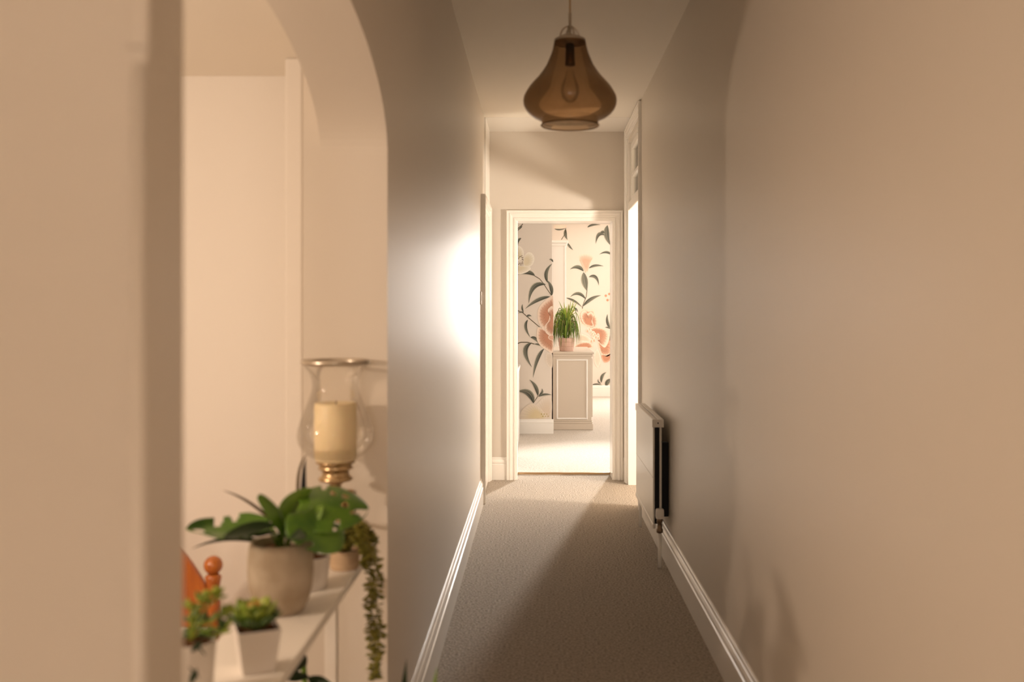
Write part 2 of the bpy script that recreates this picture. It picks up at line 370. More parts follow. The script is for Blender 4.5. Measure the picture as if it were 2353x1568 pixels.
CR0, CR1, CR2 = (0.74, 0.65, 0.48), (0.82, 0.75, 0.62), (0.90, 0.84, 0.74)
PK0, PK1, PK2 = (0.56, 0.27, 0.17), (0.70, 0.42, 0.30), (0.86, 0.70, 0.58)
a = Ink(10.44)
a.petal([(1178,575),(1186,566),(1196,567),(1203,577),(1202,592),(1190,600),(1178,596)], (1188,590), CR0, CR1, CR2)
a.petal([(1203,597),(1206,586),(1214,580),(1223,583),(1228,594),(1224,608),(1213,615),(1204,612)], (1206,603), CR0, CR1, CR2)
a.leaf((1229,634),(1214,618),(1184,633), 6)
a.petal([(1178,612),(1195,611),(1219,615),(1215,623),(1203,629),(1190,631),(1178,630)], (1190,614), CR0, CR1, CR2)
a.dots([(1192+8*math.cos(i*1.9)*(.5+.5*(i % 3)/2)+4, 596+13*math.sin(i*1.9)*(.5+.5*(i % 3)/2)) for i in range(18)], 0.9, (0.16, 0.11, 0.05))
a.stem([(1228,634),(1240,641),(1249,652),(1258,666),(1268,680)], 0.7)
a.leaf((1254,654),(1218,645),(1215,697), 6.5); a.leaf((1259,650),(1247,626),(1269,606), 5); a.leaf((1268,680),(1270,658),(1257,644), 5)
a.leaf((1264,682),(1235,684),(1207,710), 5)
a.leaf((1271,603),(1268,594),(1262,597), 2.5)
a.stem([(1204,509),(1199,518),(1189,526)], .8); a.leaf((1200,520),(1196,523),(1188,532), 2); a.leaf((1198,548),(1190,548),(1189,566), 3)
a.stem([(1186,713),(1200,718),(1215,731),(1228,742),(1240,752)], 0.8)
a.leaf((1203,717),(1198,708),(1201,699), 2.5); a.leaf((1204,718),(1198,716),(1191,720), 2); a.leaf((1210,729),(1214,723),(1222,727), 3)
a.leaf((1213,735),(1200,750),(1219,776), 4); a.leaf((1219,776),(1232,774),(1241,794), 4.5); a.leaf((1228,791),(1240,791),(1250,798), 2.5)
a.stem([(1186,791),(1197,787),(1212,787),(1228,791)], 1.0)
a.leaf((1222,788),(1192,800),(1222,844), 6.5); a.leaf((1250,802),(1232,818),(1225,868), 5)
a.petal([(1254,815),(1259,811),(1269,815),(1269,845),(1260,842),(1254,830)], (1266,828), (0.70,0.60,0.50), (0.72,0.62,0.52), (0.78,0.69,0.60))
a.petal([(1271,682),(1262,684),(1250,693),(1239,706),(1235,722),(1238,742),(1248,756),(1262,757),(1271,735)], (1263,728), PK0, PK1, PK2, True)
a.petal([(1238,752),(1233,765),(1234,782),(1243,796),(1257,806),(1270,810),(1270,770),(1255,760)], (1262,778), PK0, PK1, PK2, True)
a.petal([(1271,708),(1261,709),(1259,716),(1263,724),(1260,738),(1253,748),(1253,762),(1260,770),(1270,772)], (1270,740), PK0, PK1, PK2, True)
a.petal([(1271,770),(1260,773),(1262,780),(1271,782)], (1268,777), PK1, PK1, PK2)
a.leaf((1226,927),(1222,893),(1188,900), 8.5); a.leaf((1236,910),(1236,888),(1217,873), 5); a.leaf((1237,912),(1250,904),(1268,908), 3); a.leaf((1238,909),(1250,903),(1245,893), 3)
a.stem([(1226,926),(1232,917),(1237,909)], .6)
a.petal([(1233,934),(1240,922),(1251,912),(1262,910),(1268,920),(1268,950),(1262,962),(1250,958)], (1256,955), (0.72,0.60,0.48), (0.74,0.64,0.54), (0.78,0.69,0.60))
a.petal([(1195,962),(1198,946),(1208,934),(1221,928),(1237,935),(1250,948),(1255,962),(1225,964)], (1240,958), (0.74,0.62,0.40), (0.76,0.66,0.52), (0.78,0.68,0.57))
a.dots([(1244+i*3.1 % 18, 952+(i*5) % 10) for i in range(9)], 1.0, (0.45, 0.36, 0.10))
obj('floral_print', a.mb, M['print'], wa, colors=True)
b = Ink(14.9)
b.petal([(1274,518),(1290,517),(1302,519),(1298,525),(1285,527),(1274,526)], (1286,520), CR1, CR1, PK2)
b.leaf((1274,526),(1286,531),(1302,524), 2.2); b.leaf((1300,526),(1296,541),(1304,551), 4.5); b.stem([(1300,525),(1297,540),(1290,551)], .7)
b.leaf((1304,558),(1306,566),(1317,575), 3.2, .8)
b.leaf((1350,523),(1358,515),(1380,517), 3); b.leaf((1396,518),(1388,540),(1403,564), 8, .8); b.leaf((1390,541),(1372,528),(1369,560), 5, .85); b.leaf((1390,535),(1384,530),(1378,538), 4, .9)
b.leaf((1407,588),(1396,573),(1377,585), 3.5, .85)
b.petal([(1329,594),(1332,586),(1345,583),(1358,586),(1364,592),(1357,605),(1353,620),(1347,628),(1341,621),(1335,607)], (1347,606), (0.70,0.42,0.31), (0.76,0.54,0.43), (0.82,0.68,0.58))
b.stem([(1332,597),(1338,611),(1346,627)], .8, (0.70, 0.45, 0.33)); b.stem([(1360,594),(1354,606),(1349,624)], .8, (0.70, 0.45, 0.33))
b.leaf((1341,624),(1330,606),(1310,619), 5.5); b.leaf((1353,617),(1366,607),(1387,612), 3.5)
b.leaf((1341,626),(1342,650),(1349,669), 9, .72); b.leaf((1353,637),(1372,628),(1376,656), 4.5, .85)
b.stem([(1349,667),(1347,682),(1340,700),(1338,710)], .7)
b.leaf((1346,688),(1330,664),(1310,683), 4.5); b.leaf((1340,704),(1356,684),(1381,679), 5); b.leaf((1301,685),(1322,690),(1338,707), 3.2); b.leaf((1318,709),(1324,708),(1328,718), 3)
for (x, y) in ((1392,680),(1400,676),(1396,690),(1404,689)): b.petal([(x-4,y),(x,y-4),(x+4,y),(x,y+4)], (x, y), PK0, PK1, PK2, True)
b.leaf((1403,757),(1392,740),(1396,722), 4, .9); b.leaf((1403,756),(1396,751),(1390,753), 2, .9)
b.petal([(1328,726),(1331,715),(1341,709),(1353,712),(1364,712),(1367,722),(1373,734),(1372,750),(1361,757),(1345,750),(1333,742)], (1352,738), PK0, PK1, PK2, True)
b.petal([(1334,726),(1338,716),(1345,714),(1350,721),(1358,717),(1364,724),(1361,736),(1364,750),(1352,750),(1340,742)], (1354,742), PK0, PK1, PK2, True)
b.petal([(1374,786),(1388,793),(1400,782),(1406,770),(1406,812),(1396,820),(1384,818),(1378,806)], (1385,794), PK0, PK1, PK2, True)
b.petal([(1382,816),(1396,820),(1406,812),(1406,822),(1397,832),(1387,832)], (1392,818), PK0, PK0, PK1)
b.petal([(1357,758),(1368,752),(1384,754),(1396,760),(1401,772),(1398,786),(1390,799),(1380,792),(1370,778)], (1366,766), PK0, PK1, PK2, True)
b.petal([(1316,799),(1328,790),(1345,786),(1358,789),(1362,799),(1330,801)], (1342,796), PK0, PK1, PK2, True)
b.petal([(1325,785),(1332,768),(1346,770),(1356,778),(1359,787),(1340,786)], (1340,778), (0.74,0.58,0.46), (0.80,0.68,0.58), (0.84,0.75,0.66))
for i in range(16):
    an = -2.6+i*0.27; r0 = 3+4*(i % 3); x, y = 1358+r0*math.cos(an)*1.6, 766+i*1.8-8
    b.petal([(x-3,y+2),(x-1,y-6),(x+3,y-4),(x+3,y+3)], (x, y+1), PK1, PK2, (0.84,0.74,0.65))
b.petal([(1372,803),(1379,813),(1381,828),(1374,845),(1366,833),(1365,815)], (1372,822), (0.78,0.62,0.52), (0.80,0.67,0.57), (0.84,0.74,0.65))
b.leaf((1382,880),(1380,862),(1393,856), 4); b.leaf((1381,882),(1372,878),(1375,871), 1.8); b.leaf((1393,889),(1394,874),(1408,872), 6); b.leaf((1360,885),(1372,881),(1384,886), 2)
obj('floral_print', b.mb, M['print'], wb, colors=True)

# ---------------------------------------------------------------- radiator
RY0, RY1 = 5.06, 5.94
t = thing('radiator', 'cream panel radiator with thermostat valve on the right corridor wall', 'radiator', (0.61, RY0, 0))
mb = MB(); mb.box(.583, .592, RY0+.004, RY1-.004, .205, .712); obj('front_panel', mb, M['rad'], t, bevel=0.003)
mb = MB(); mb.box(.617, .628, RY0+.004, RY1-.004, .205, .712); obj('back_panel', mb, M['rad'], t, bevel=0.003)
mb = MB(); mb.box(.5815, .587, RY0+.01, RY1-.01, .446, .449); obj('seam', mb, M['rad'], t)
mb = MB(); mb.box(.579, .604, RY0, RY1, .704, .745); mb.box(.6085, .637, RY0, RY0+.44, .704, .745); mb.box(.6085, .637, RY0+.446, RY1, .704, .745)
mb.box(.603, .610, RY0+.02, RY1, .704, .735)
gr = obj('top_grille', mb, M['rad'], t, bevel=0.003)
mb = MB(); mb.box(.6055, .6115, RY0-.001, RY0+.004, .722, .730); obj('vent_hole', mb, M['black'], gr)
mb = MB(); mb.box(.579, .6375, RY0-.0005, RY0+.006, .704, .744); obj('end_cap', mb, M['rad'], t, bevel=0.002)
mb = MB()
for i in range(40):
    y = RY0+.02+i*(RY1-RY0-.04)/40; mb.box(.5925, .6165, y, y+.004, .21, .70)
fn_ = obj('convector_fins', mb, M['black'], t); fn_['kind'] = 'stuff'
mb = MB(); mb.box(.6285, .668, RY0+.05, RY0+.10, .24, .62); obj('bracket', mb, M['black'], t)
mb = MB(); mb.box(.6285, .668, RY1-.12, RY1-.07, .24, .62); obj('bracket', mb, M['black'], t)
mb = MB(); mb.box(.580, .594, RY0-.006, RY1, .190, .214); obj('bottom_rail', mb, M['rad'], t, bevel=0.003)
vx, vy = .612, RY0-.04
mb = MB()
hv = []
for i in range(32):
    rr = .0225 if i % 2 else .0195
    hv.append(rr)
prof = [(.006, .300), (.018, .298), (.021, .292), (.022, .262), (.019, .250), (.013, .248)]
mb.lathe(prof[:1]+prof[1:], vx, vy, 32)
for i, (x, y, z) in enumerate(mb.v):
    if .255 < z < .295 and i % 2: mb.v[i] = (vx+(x-vx)*.82, vy+(y-vy)*.82, z)
tv = obj('valve_head', mb, M['plastic'], t)
mb = MB(); mb.lathe([(.010,.250),(.015,.247),(.015,.232),(.010,.228),(.013,.215),(.013,.200),(.017,.196),(.017,.180),(.010,.176)], vx, vy, 16)
mb.tube([(vx, vy, .222), (vx, RY0+.01, .222)], .011, 12); obj('valve_body', mb, M['copperpipe'], t, smooth=True)
mb = MB(); mb.tube([(vx, vy, .18), (vx, vy, 0.0)], .0095, 14); obj('pipe', mb, M['plastic'], t, smooth=True)
mb = MB(); mb.tube([(vx, RY1+.03, .235), (vx, RY1+.03, 0.0)], .0085, 14); mb.tube([(vx, RY1+.03, .225), (vx, RY1-.01, .225)], .009, 10); obj('pipe', mb, M['plastic'], t, smooth=True)

# ---------------------------------------------------------------- light switch
t = thing('light_switch', 'white square light switch on the bright left wall beside the door frame', 'switch', (XL, 6.62, 1.38))
mb = MB(); mb.box(XL, XL+.009, 6.575, 6.661, 1.337, 1.423); obj('switch_plate', mb, M['plastic'], t, bevel=0.003)
mb = MB(); mb.box(XL+.008, XL+.015, 6.609, 6.627, 1.362, 1.398); obj('rocker', mb, M['plastic'], t, bevel=0.002)

# ---------------------------------------------------------------- pendant
LX, LY = 0.105, 3.3
s_ = F/LY
def lz(py): return CH-(py-VY)/s_
t = thing('pendant_light', 'smoked brown glass pendant lamp hanging from the corridor ceiling', 'ceiling light', (LX, LY, H))
pr = [(36.5,96),(37.5,103),(39.5,112),(43,124),(47.5,135),(54,150),(63,164),(73,177),(84,189),(94,201),(101.5,213),(106,222),(107.5,231),(106.5,241),(102,251),(94.5,260.5),(84,268.5),(74,273.5),(67.5,275.5),(66,276),(65,279),(65,286),(66.5,288)]
mb = MB(); mb.lathe([(r/s_, lz(y)) for r, y in pr], LX, LY, 72); obj('shade', mb, M['smoke'], t, smooth=True)
mb = MB(); mb.lathe([(66.5/s_, lz(287)), (68/s_, lz(288.5)), (66.5/s_, lz(290)), (65/s_, lz(288.5))], LX, LY, 72, closed=True); obj('shade_rim', mb, M['smoke'], t, smooth=True)
mb = MB(); mb.lathe([(36/s_, lz(100)), (36/s_, lz(91)), (34/s_, lz(90)), (27/s_, lz(90)), (25/s_, lz(86)), (18/s_, lz(82)), (5/s_, lz(80)), (3.6/s_, lz(79)), (3.6/s_, lz(30)), (2/s_, lz(28))], LX, LY, 40)
cap = obj('cap', mb, M['chrome'], t, smooth=True, bevel=0)
mb = MB()
for a0 in (0.35, 0.35+PI/2, 0.35+PI, 0.35+1.5*PI):
    pts = []
    for i in range(9):
        q = i/8; r = (4+20*math.sin(q*PI/2))/s_; z = lz(62+28*(1-math.cos(q*PI/2)))
        pts.append((LX+r*math.cos(a0), LY+r*math.sin(a0), z))
    mb.tube(pts, 2.2/s_, 8)
obj('hanger_loops', mb, M['chrome'], cap, smooth=True)
mb = MB(); mb.tube([(LX, LY, lz(29)), (LX, LY, H)], 0.0028, 8); obj('cord', mb, mat('bronze_cord', (0.42, 0.27, 0.12), 0.5, 0.4), t)
mb = MB(); mb.lathe([(.001, H-.03), (.03, H-.03), (.05, H-.02), (.055, H)], LX, LY, 32); obj('ceiling_rose', mb, M['chrome'], t, smooth=True)
mb = MB(); mb.lathe([(.001, lz(100)), (10/s_, lz(102)), (11/s_, lz(140)), (12/s_, lz(150)), (9/s_, lz(152)), (.001, lz(153))], LX, LY, 24); obj('lamp_holder', mb, M['copperpipe'], t, smooth=True)
mb = MB(); mb.lathe([(9/s_, lz(160)), (10/s_, lz(170)), (14/s_, lz(182)), (20/s_, lz(198)), (21/s_, lz(212)), (17/s_, lz(226)), (9/s_, lz(234)), (.0005, lz(236))], LX, LY, 28); obj('bulb', mb, M['clear'], t, smooth=True)

# ---------------------------------------------------------------- hurricane candle holder (bracketed to the arch jamb)
HY = 2.42; hs = F/HY; HX = (771-VX)/hs
def hz(py): return CH-(py-VY)/hs
t = thing('hurricane_candle_holder', 'clear glass hurricane candle holder with metal rim on brass stem beside the arch', 'candle holder', (HX, HY, hz(1110)))
g = [(28,1058),(45,1054),(62,1046),(76,1032),(84,1018),(87,1003),(85,985),(79,965),(71,945),(63,925),(56,905),(52.5,890),(53,875),(57,860),(65,848),(74,838)]
mb = MB(); mb.lathe([(r/hs, hz(y)) for r, y in g], HX, HY, 64); obj('glass_chimney', mb, M['clear'], t, smooth=True)
mb = MB(); mb.lathe([(72/hs, hz(839)), (78/hs, hz(837)), (79.5/hs, hz(832)), (78/hs, hz(827)), (74/hs, hz(827)), (72/hs, hz(833))], HX, HY, 64, closed=True); obj('rim', mb, M['chrome'], t, smooth=True)
mb = MB(); mb.lathe([(.0005,hz(1060)),(44.0/hs,hz(1059)),(45.1/hs,hz(1063)),(36.3/hs,hz(1067)),(38.5/hs,hz(1074)),(39.6/hs,hz(1077)),(31.9/hs,hz(1079)),(30.8/hs,hz(1088)),(33.0/hs,hz(1094)),(39.6/hs,hz(1099)),(37.4/hs,hz(1104)),(22.0/hs,hz(1108)),(14.3/hs,hz(1113)),(12.1/hs,hz(1125)),(15.4/hs,hz(1135)),(9.9/hs,hz(1145)),(.0005,hz(1150))], HX, HY, 48)
obj('candle_cup', mb, M['brass'], t, smooth=True)
mb = MB(); mb.tube([(HX, HY, hz(1140)), (HX, HY, hz(1175)), (HX, HY+.02, hz(1195)), (HX, HY+.06, hz(1205)), (HX, HY+.10, hz(1195)), (HX, A1-.008, hz(1180))], .006, 10); obj('bracket_arm', mb, M['brass'], t, smooth=True)
mb = MB(); mb.box(HX-.022, HX+.022, A1-.010, A1, hz(1225), hz(1145)); obj('back_plate', mb, M['brass'], t, bevel=0.004)
t = thing('pillar_candle', 'cream pillar candle inside the glass hurricane holder', 'candle', (HX, HY, hz(1059)))
mb = MB(); mb.lathe([(.0005, hz(1059.5)), (44/hs, hz(1059)), (48/hs, hz(1053)), (48/hs, hz(930)), (46/hs, hz(926)), (38/hs, hz(926)), (30/hs, hz(931)), (.0005, hz(933))], HX, HY, 48); obj('wax', mb, M['wax'], t, smooth=True)
mb = MB(); mb.tube([(HX, HY, hz(934)), (HX+.002, HY, hz(922))], .0013, 6); obj('wick', mb, M['black'], t)

# ---------------------------------------------------------------- console table
TZ = 0.70; TX0, TX1, TY0, TY1 = -0.585, -0.42, 1.15, 2.395
t = thing('console_table', 'narrow white console table under the arch carrying potted plants', 'table', ((TX0+TX1)/2, (TY0+TY1)/2, 0))
mb = MB(); mb.box(TX0, TX1, TY0, TY1, TZ-.02, TZ); obj('tabletop', mb, M['white'], t, bevel=0.002)
for (x, y) in ((-.494, 2.30), (-.494, 1.22), (-.572, 2.30), (-.572, 1.22)):
    mb = MB(); mb.box(x, x+.027, y, y+.027, 0, TZ-.02); obj('leg', mb, M['white'], t, bevel=0.002)
mb = MB(); mb.box(-.57, -.48, 2.31, 2.325, TZ-.06, TZ-.02); obj('apron', mb, M['white'], t)

# ---------------------------------------------------------------- plants
def surf(mb, base, tip, side, n=26, m=18, wf=None, bend=0.0, cup=0.0, holes=(), slots=(), wav=0.0):
    """leaf blade on a grid; holes/slots are ellipses (u, v, ru, rv) cut through it"""
    base, tip, side = Vector(base), Vector(tip), Vector(side)
    ax = tip-base; nr = ax.cross(side).normalized(); L = ax.length; W = side.length
    wf = wf or (lambda u: (math.sin(PI*u**0.75))**0.8)
    vs = []; idx = {}
    for i in range(n+1):
        u = i/n; ww = max(0.002, wf(u))
        for j in range(m+1):
            v = -1+2*j/m
            p = base+ax*u+side*(v*ww)+nr*(bend*L*math.sin(PI*u)+cup*W*(v*v)*ww+wav*L*math.sin(u*9+v*3)*abs(v))
            if u < .12: p = p-ax*(0.10*abs(v)*(1-u/.12))
            idx[(i, j)] = len(vs); vs.append(p)
    fs = []
    for i in range(n):
        for j in range(m):
            u = (i+.5)/n; v = -1+2*(j+.5)/m
            if any(((u-a)/c)**2+((v-b)/d)**2 < 1 for a, b, c, d in holes): continue
            fs.append((idx[(i, j)], idx[(i+1, j)], idx[(i+1, j+1)], idx[(i, j+1)]))
    mb.add(vs, fs)
def blade(mb, pts, w, face=(0, -1, 0)):
    pts = [Vector(p) for p in pts]; n = len(pts); vs = []; face = Vector(face)
    for i, p in enumerate(pts):
        tt = (pts[min(i+1, n-1)]-pts[max(0, i-1)]).normalized(); sd = tt.cross(face).normalized()
        q = i/(n-1); ww = w*(0.55+0.45*min(1, q*3))*(1-max(0, (q-.5)/.5)**1.6)+.0002
        vs += [p+sd*ww, p+face*0.25*ww, p-sd*ww]
    fs = []
    for i in range(n-1): fs += [(3*i, 3*i+1, 3*i+4, 3*i+3), (3*i+1, 3*i+2, 3*i+5, 3*i+4)]
    mb.add(vs, fs)
def arc(p0, c, p2, n=12):
    p0, c, p2 = Vector(p0), Vector(c), Vector(p2)
    return [p0*(1-q)**2+c*2*q*(1-q)+p2*q*q for q in [i/n for i in range(n+1)]]
def round_pot(name, prof, cx, cy, soil_z, soil_r, m, parent):
    mb = MB(); mb.lathe(prof, cx, cy, 40); o = obj(name, mb, m, parent, smooth=True)
    mb = MB(); mb.lathe([(.0005, soil_z+.004), (soil_r*.6, soil_z+.003), (soil_r, soil_z-.002)], cx, cy, 28); obj('soil', mb, M['soil'], parent, smooth=True)
    return o
# --- monstera in grey concrete pot
GY = 1.99; gs = F/GY; GX = (645-VX)/gs
t = thing('potted_monstera', 'leafy green monstera in a rounded grey concrete pot on the console table', 'potted plant', (GX, GY, TZ))
gp = [(.0005, TZ), (.040, TZ), (.046, TZ+.003), (.056, TZ+.025), (.062, TZ+.050), (.065, TZ+.080), (.0645, TZ+.110), (.062, TZ+.130), (.0595, TZ+.139), (.056, TZ+.141), (.053, TZ+.138), (.054, TZ+.118), (.054, TZ+.10)]
round_pot('pot', gp, GX, GY, TZ+.124, .054, M['concrete'], t)
heart = lambda u: max(0.0, (1.85*(u+.02)**0.38*(1-u)**0.62))
def mleaf(base, tip, side, m='leaf', **k):
    mb = MB(); surf(mb, base, tip, side, n=34, m=26, wf=k.pop('wf', heart), **k)
    return obj('leaf', mb, M[m], t, smooth=True, solid=0.0008)
ctr = Vector((GX, GY, TZ+.12))
def px(x, y, Y): return P(x, y, Y)
mleaf(px(692,1160,2.0), px(848,1168,2.08), px(770,1110,2.04)-px(770,1166,1.96), bend=0.05, cup=-0.15,
      holes=((.45,.48,.05,.11),(.64,.42,.06,.13),(.63,-.02,.06,.14),(.84,-.38,.15,.13),(.95,-.6,.1,.25),(.52,-.95,.05,.35),(.33,.95,.04,.3)))
mleaf(px(700,1178,1.97), px(776,1270,1.96), px(803,1200,1.99)-px(748,1222,1.93), bend=0.06, cup=-0.2, holes=((.35,.55,.05,.09),(.55,.5,.05,.10),(.62,-.98,.07,.35),(.4,1.0,.06,.35)))
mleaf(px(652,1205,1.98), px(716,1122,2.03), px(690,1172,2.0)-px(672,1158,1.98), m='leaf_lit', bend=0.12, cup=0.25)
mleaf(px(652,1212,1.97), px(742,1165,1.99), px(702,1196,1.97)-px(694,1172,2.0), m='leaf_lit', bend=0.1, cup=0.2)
mleaf(px(652,1222,1.96), px(596,1136,1.93), px(640,1172,1.96)-px(616,1184,1.93), m='leaf', bend=-0.1, cup=0.3, wf=lambda u: 1.1*(u+.02)**.5*(1-u)**.45)
mleaf(px(606,1213,1.95), px(428,1216,1.90), px(520,1186,1.93)-px(520,1214,1.88), bend=0.06, cup=-0.25, wav=0.02,
      holes=((.84,.0,.07,.26),(.60,.85,.06,.42),(.38,.98,.05,.4),(.47,-.98,.06,.4),(.25,-.95,.05,.35)))
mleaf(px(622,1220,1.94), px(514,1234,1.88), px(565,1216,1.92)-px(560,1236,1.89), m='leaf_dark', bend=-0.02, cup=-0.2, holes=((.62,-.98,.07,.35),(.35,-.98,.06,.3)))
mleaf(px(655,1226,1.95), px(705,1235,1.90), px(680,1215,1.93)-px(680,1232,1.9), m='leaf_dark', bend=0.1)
for q in ((692,1160,2.0),(700,1178,1.97),(652,1205,1.98),(652,1222,1.96),(606,1213,1.95),(625,1216,1.94),(640,1210,1.96)):
    e = px(*q); mb = MB(); mb.tube(arc(ctr+Vector(((e.x-GX)*.25, 0, 0)), ctr+Vector(((e.x-GX)*.3, 0, .03)), e, 8), .0032, 8)
    obj('stalk', mb, M['leaf_lit'], t, smooth=True)
# --- spiky plant in white pot behind
SY = 2.16; ss = F/SY; SX = (706-VX)/ss
t = thing('potted_dracaena', 'dark spiky leaved plant in a small white pot behind the concrete pot', 'potted plant', (SX, SY, TZ))
sp = [(.0005, TZ), (.040, TZ), (.042, TZ+.002), (.050, TZ+.068), (.049, TZ+.071), (.046, TZ+.069), (.045, TZ+.055)]
round_pot('pot', sp, SX, SY, TZ+.064, .046, M['potwhite'], t)
sc_ = Vector((SX, SY, TZ+.06))
for (c, e, wd, m) in (((690,1120,2.2),(703,1052,2.24),.0065,'black'),((662,1080,2.2),(706,1044,2.3),.0035,'bladed'),((600,1150,2.1),(513,1128,2.05),.0035,'bladed'),
                  ((560,1205,2.1),(440,1262,2.0),.005,'leaf_dark'),((655,1110,2.1),(662,1150,2.12),.006,'leaf_dark'),((745,1225,2.15),(768,1262,2.12),.007,'leaf_dark'),
                  ((735,1230,2.1),(752,1275,2.06),.007,'leaf_dark'),((715,1200,2.2),(745,1210,2.25),.007,'leaf_dark'),((690,1200,2.3),(650,1180,2.35),.006,'leaf_dark'),
                  ((700,1230,2.1),(722,1280,2.07),.006,'leaf_dark')):
    mb = MB(); blade(mb, arc(sc_, px(*c), px(*e), 14), wd); obj('leaf', mb, M[m], t, smooth=True, solid=0.0006)
# --- trailing plant
TYp = 2.32; ts = F/TYp; TXp = (792-VX)/ts
t = thing('trailing_plant', 'trailing plant with tiny olive leaves spilling off the console table end', 'potted plant', (TXp, TYp, TZ))
round_pot('pot', [(.0005, TZ), (.030, TZ), (.033, TZ+.003), (.0355, TZ+.042), (.034, TZ+.045), (.031, TZ+.042), (.030, TZ+.03)], TXp, TYp, TZ+.038, .031, M['pottan'], t)
def strand(pts, m, dens, size):
    pts = [Vector(p) for p in pts]; mb = MB(); mb.tube(pts, .0014, 5); obj('stem', mb, M[m], t)
    mb = MB()
    for i in range(len(pts)-1):
        for k in range(dens):
            p = pts[i].lerp(pts[i+1], random.random()); an = random.uniform(0, 2*PI); el = random.uniform(-.6, .5)
            d = Vector((math.cos(an)*math.cos(el), math.sin(an)*math.cos(el), math.sin(el))); L = size*random.uniform(.7, 1.3)
            sd = d.cross(Vector((random.uniform(-.4,.4), random.uniform(-.4,.4), 1))).normalized()*L*.36; up = d.cross(sd).normalized()*L*.12
            q = p+d*L
            mb.add([p, p+d*L*.5+sd+up*.3, q, p+d*L*.5-sd+up*.3, p+d*L*.5+up, p+d*L*.5-up], [(0,1,4),(1,2,4),(2,3,4),(3,0,4),(0,5,1),(1,5,2),(2,5,3),(3,5,0)])
    f = obj('foliage', mb, M[m], t); f['kind'] = 'stuff'
def wig(pl, n=6):
    out = []
    for i in range(len(pl)-1):
        for k in range(n): out.append(pl[i].lerp(pl[i+1], k/n)+Vector((random.uniform(-.002,.002), random.uniform(-.002,.002), 0)))
    return out+[pl[-1]]
c0 = Vector((TXp, TYp, TZ+.045))
strand(wig([c0, px(815,1215,2.28), px(838,1240,2.26), px(848,1290,2.26), px(852,1350,2.26), px(853,1420,2.26), px(858,1480,2.26), px(862,1530,2.26), px(860,1562,2.26)]), 'bead', 7, .019)
strand(wig([c0, px(812,1212,2.30), px(845,1232,2.30), px(862,1280,2.30), px(866,1320,2.30), px(866,1380,2.30), px(872,1450,2.30), px(872,1510,2.30)]), 'bead', 5, .018)
strand(wig([c0, px(806,1205,2.26), px(826,1215,2.24), px(836,1260,2.24), px(840,1300,2.24)]), 'bead', 13, .016)
strand(wig([c0, px(790,1225,2.27), px(780,1235,2.25)]), 'bead', 20, .012)
strand(wig([c0, px(822,1200,2.30), px(846,1222,2.30), px(858,1245,2.30)]), 'bead', 14, .016)
strand(wig([c0, px(800,1200,2.22), px(822,1205,2.20), px(834,1228,2.20)]), 'bead', 16, .016)
strand(wig([c0, px(818,1225,2.24), px(826,1245,2.22), px(846,1272,2.22)]), 'bead', 14, .016)
# --- square pot with rosette succulent
RYp = 1.67; rs = F/RYp; RX = (590-VX)/rs
t = thing('rosette_succulent', 'amber and green rosette succulent in a square tapered white pot on the table', 'potted plant', (RX, RYp, TZ))
def sq(mb, prof, cx, cy, ang):
    vs = []; fs = []; n = len(prof)
    for r, z in prof:
        for k in range(4):
            q = ang+PI/4+k*PI/2; vs.append((cx+r*1.414*math.cos(q), cy+r*1.414*math.sin(q), z))
    for i in range(n-1):
        for k in range(4): fs.append((i*4+k, i*4+(k+1) % 4, (i+1)*4+(k+1) % 4, (i+1)*4+k))
    fs.append((3, 2, 1, 0)); mb.add(vs, fs)
ANG = math.radians(24)
mb = MB(); sq(mb, [(.026, TZ), (.0355, TZ+.072), (.0335, TZ+.073), (.0325, TZ+.066), (.031, TZ+.05)], RX, RYp, ANG); obj('pot', mb, M['potwhite'], t, bevel=0.002)
mb = MB(); sq(mb, [(.0325, TZ+.063), (.02, TZ+.066), (.001, TZ+.067)], RX, RYp, ANG); obj('soil', mb, M['soil'], t)
def fleshy(mb, base, d, L, wd, th):
    base = Vector(base); d = Vector(d).normalized(); sd = d.cross(Vector((0, 0, 1)));
    if sd.length < 1e-3: sd = Vector((1, 0, 0))
    sd.normalize(); up = sd.cross(d).normalized(); rings = [(0, .45, .8), (.3, .8, 1), (.6, 1, 1), (.82, .78, .8), (.95, .35, .4), (1, .04, .1)]; vs = []; fs = []; seg = 8
    for q, ws, hs_ in rings:
        p = base+d*L*q+up*(L*.22*q*q)
        for k in range(seg):
            an = 2*PI*k/seg; vs.append(p+sd*math.cos(an)*wd*ws+up*math.sin(an)*th*hs_)
    for i in range(len(rings)-1):
        for k in range(seg): fs.append((i*seg+k, i*seg+(k+1) % seg, (i+1)*seg+(k+1) % seg, (i+1)*seg+k))
    fs.append(tuple(range(seg))); mb.add(vs, fs)
def rosette(c, R, parent, mats=('succ_dark', 'succ', 'succ_red')):
    for ring, (cnt, el, L, m) in enumerate(((9, .35, .95, mats[0]), (9, .62, .98, mats[1]), (8, .90, .92, mats[1]), (6, 1.12, .80, mats[2]), (4, 1.32, .66, mats[2]))):
        for k in range(cnt):
            an = 2*PI*k/cnt+ring*.5+random.uniform(-.1, .1); d = (math.cos(an)*math.cos(el), math.sin(an)*math.cos(el), math.sin(el))
            mb = MB(); fleshy(mb, c, d, R*L*random.uniform(.92, 1.08), R*.26*L**.5, R*.07); obj('leaf', mb, M[m], parent, smooth=True)
rosette((RX-.003, RYp-.004, TZ+.069), .056, t)
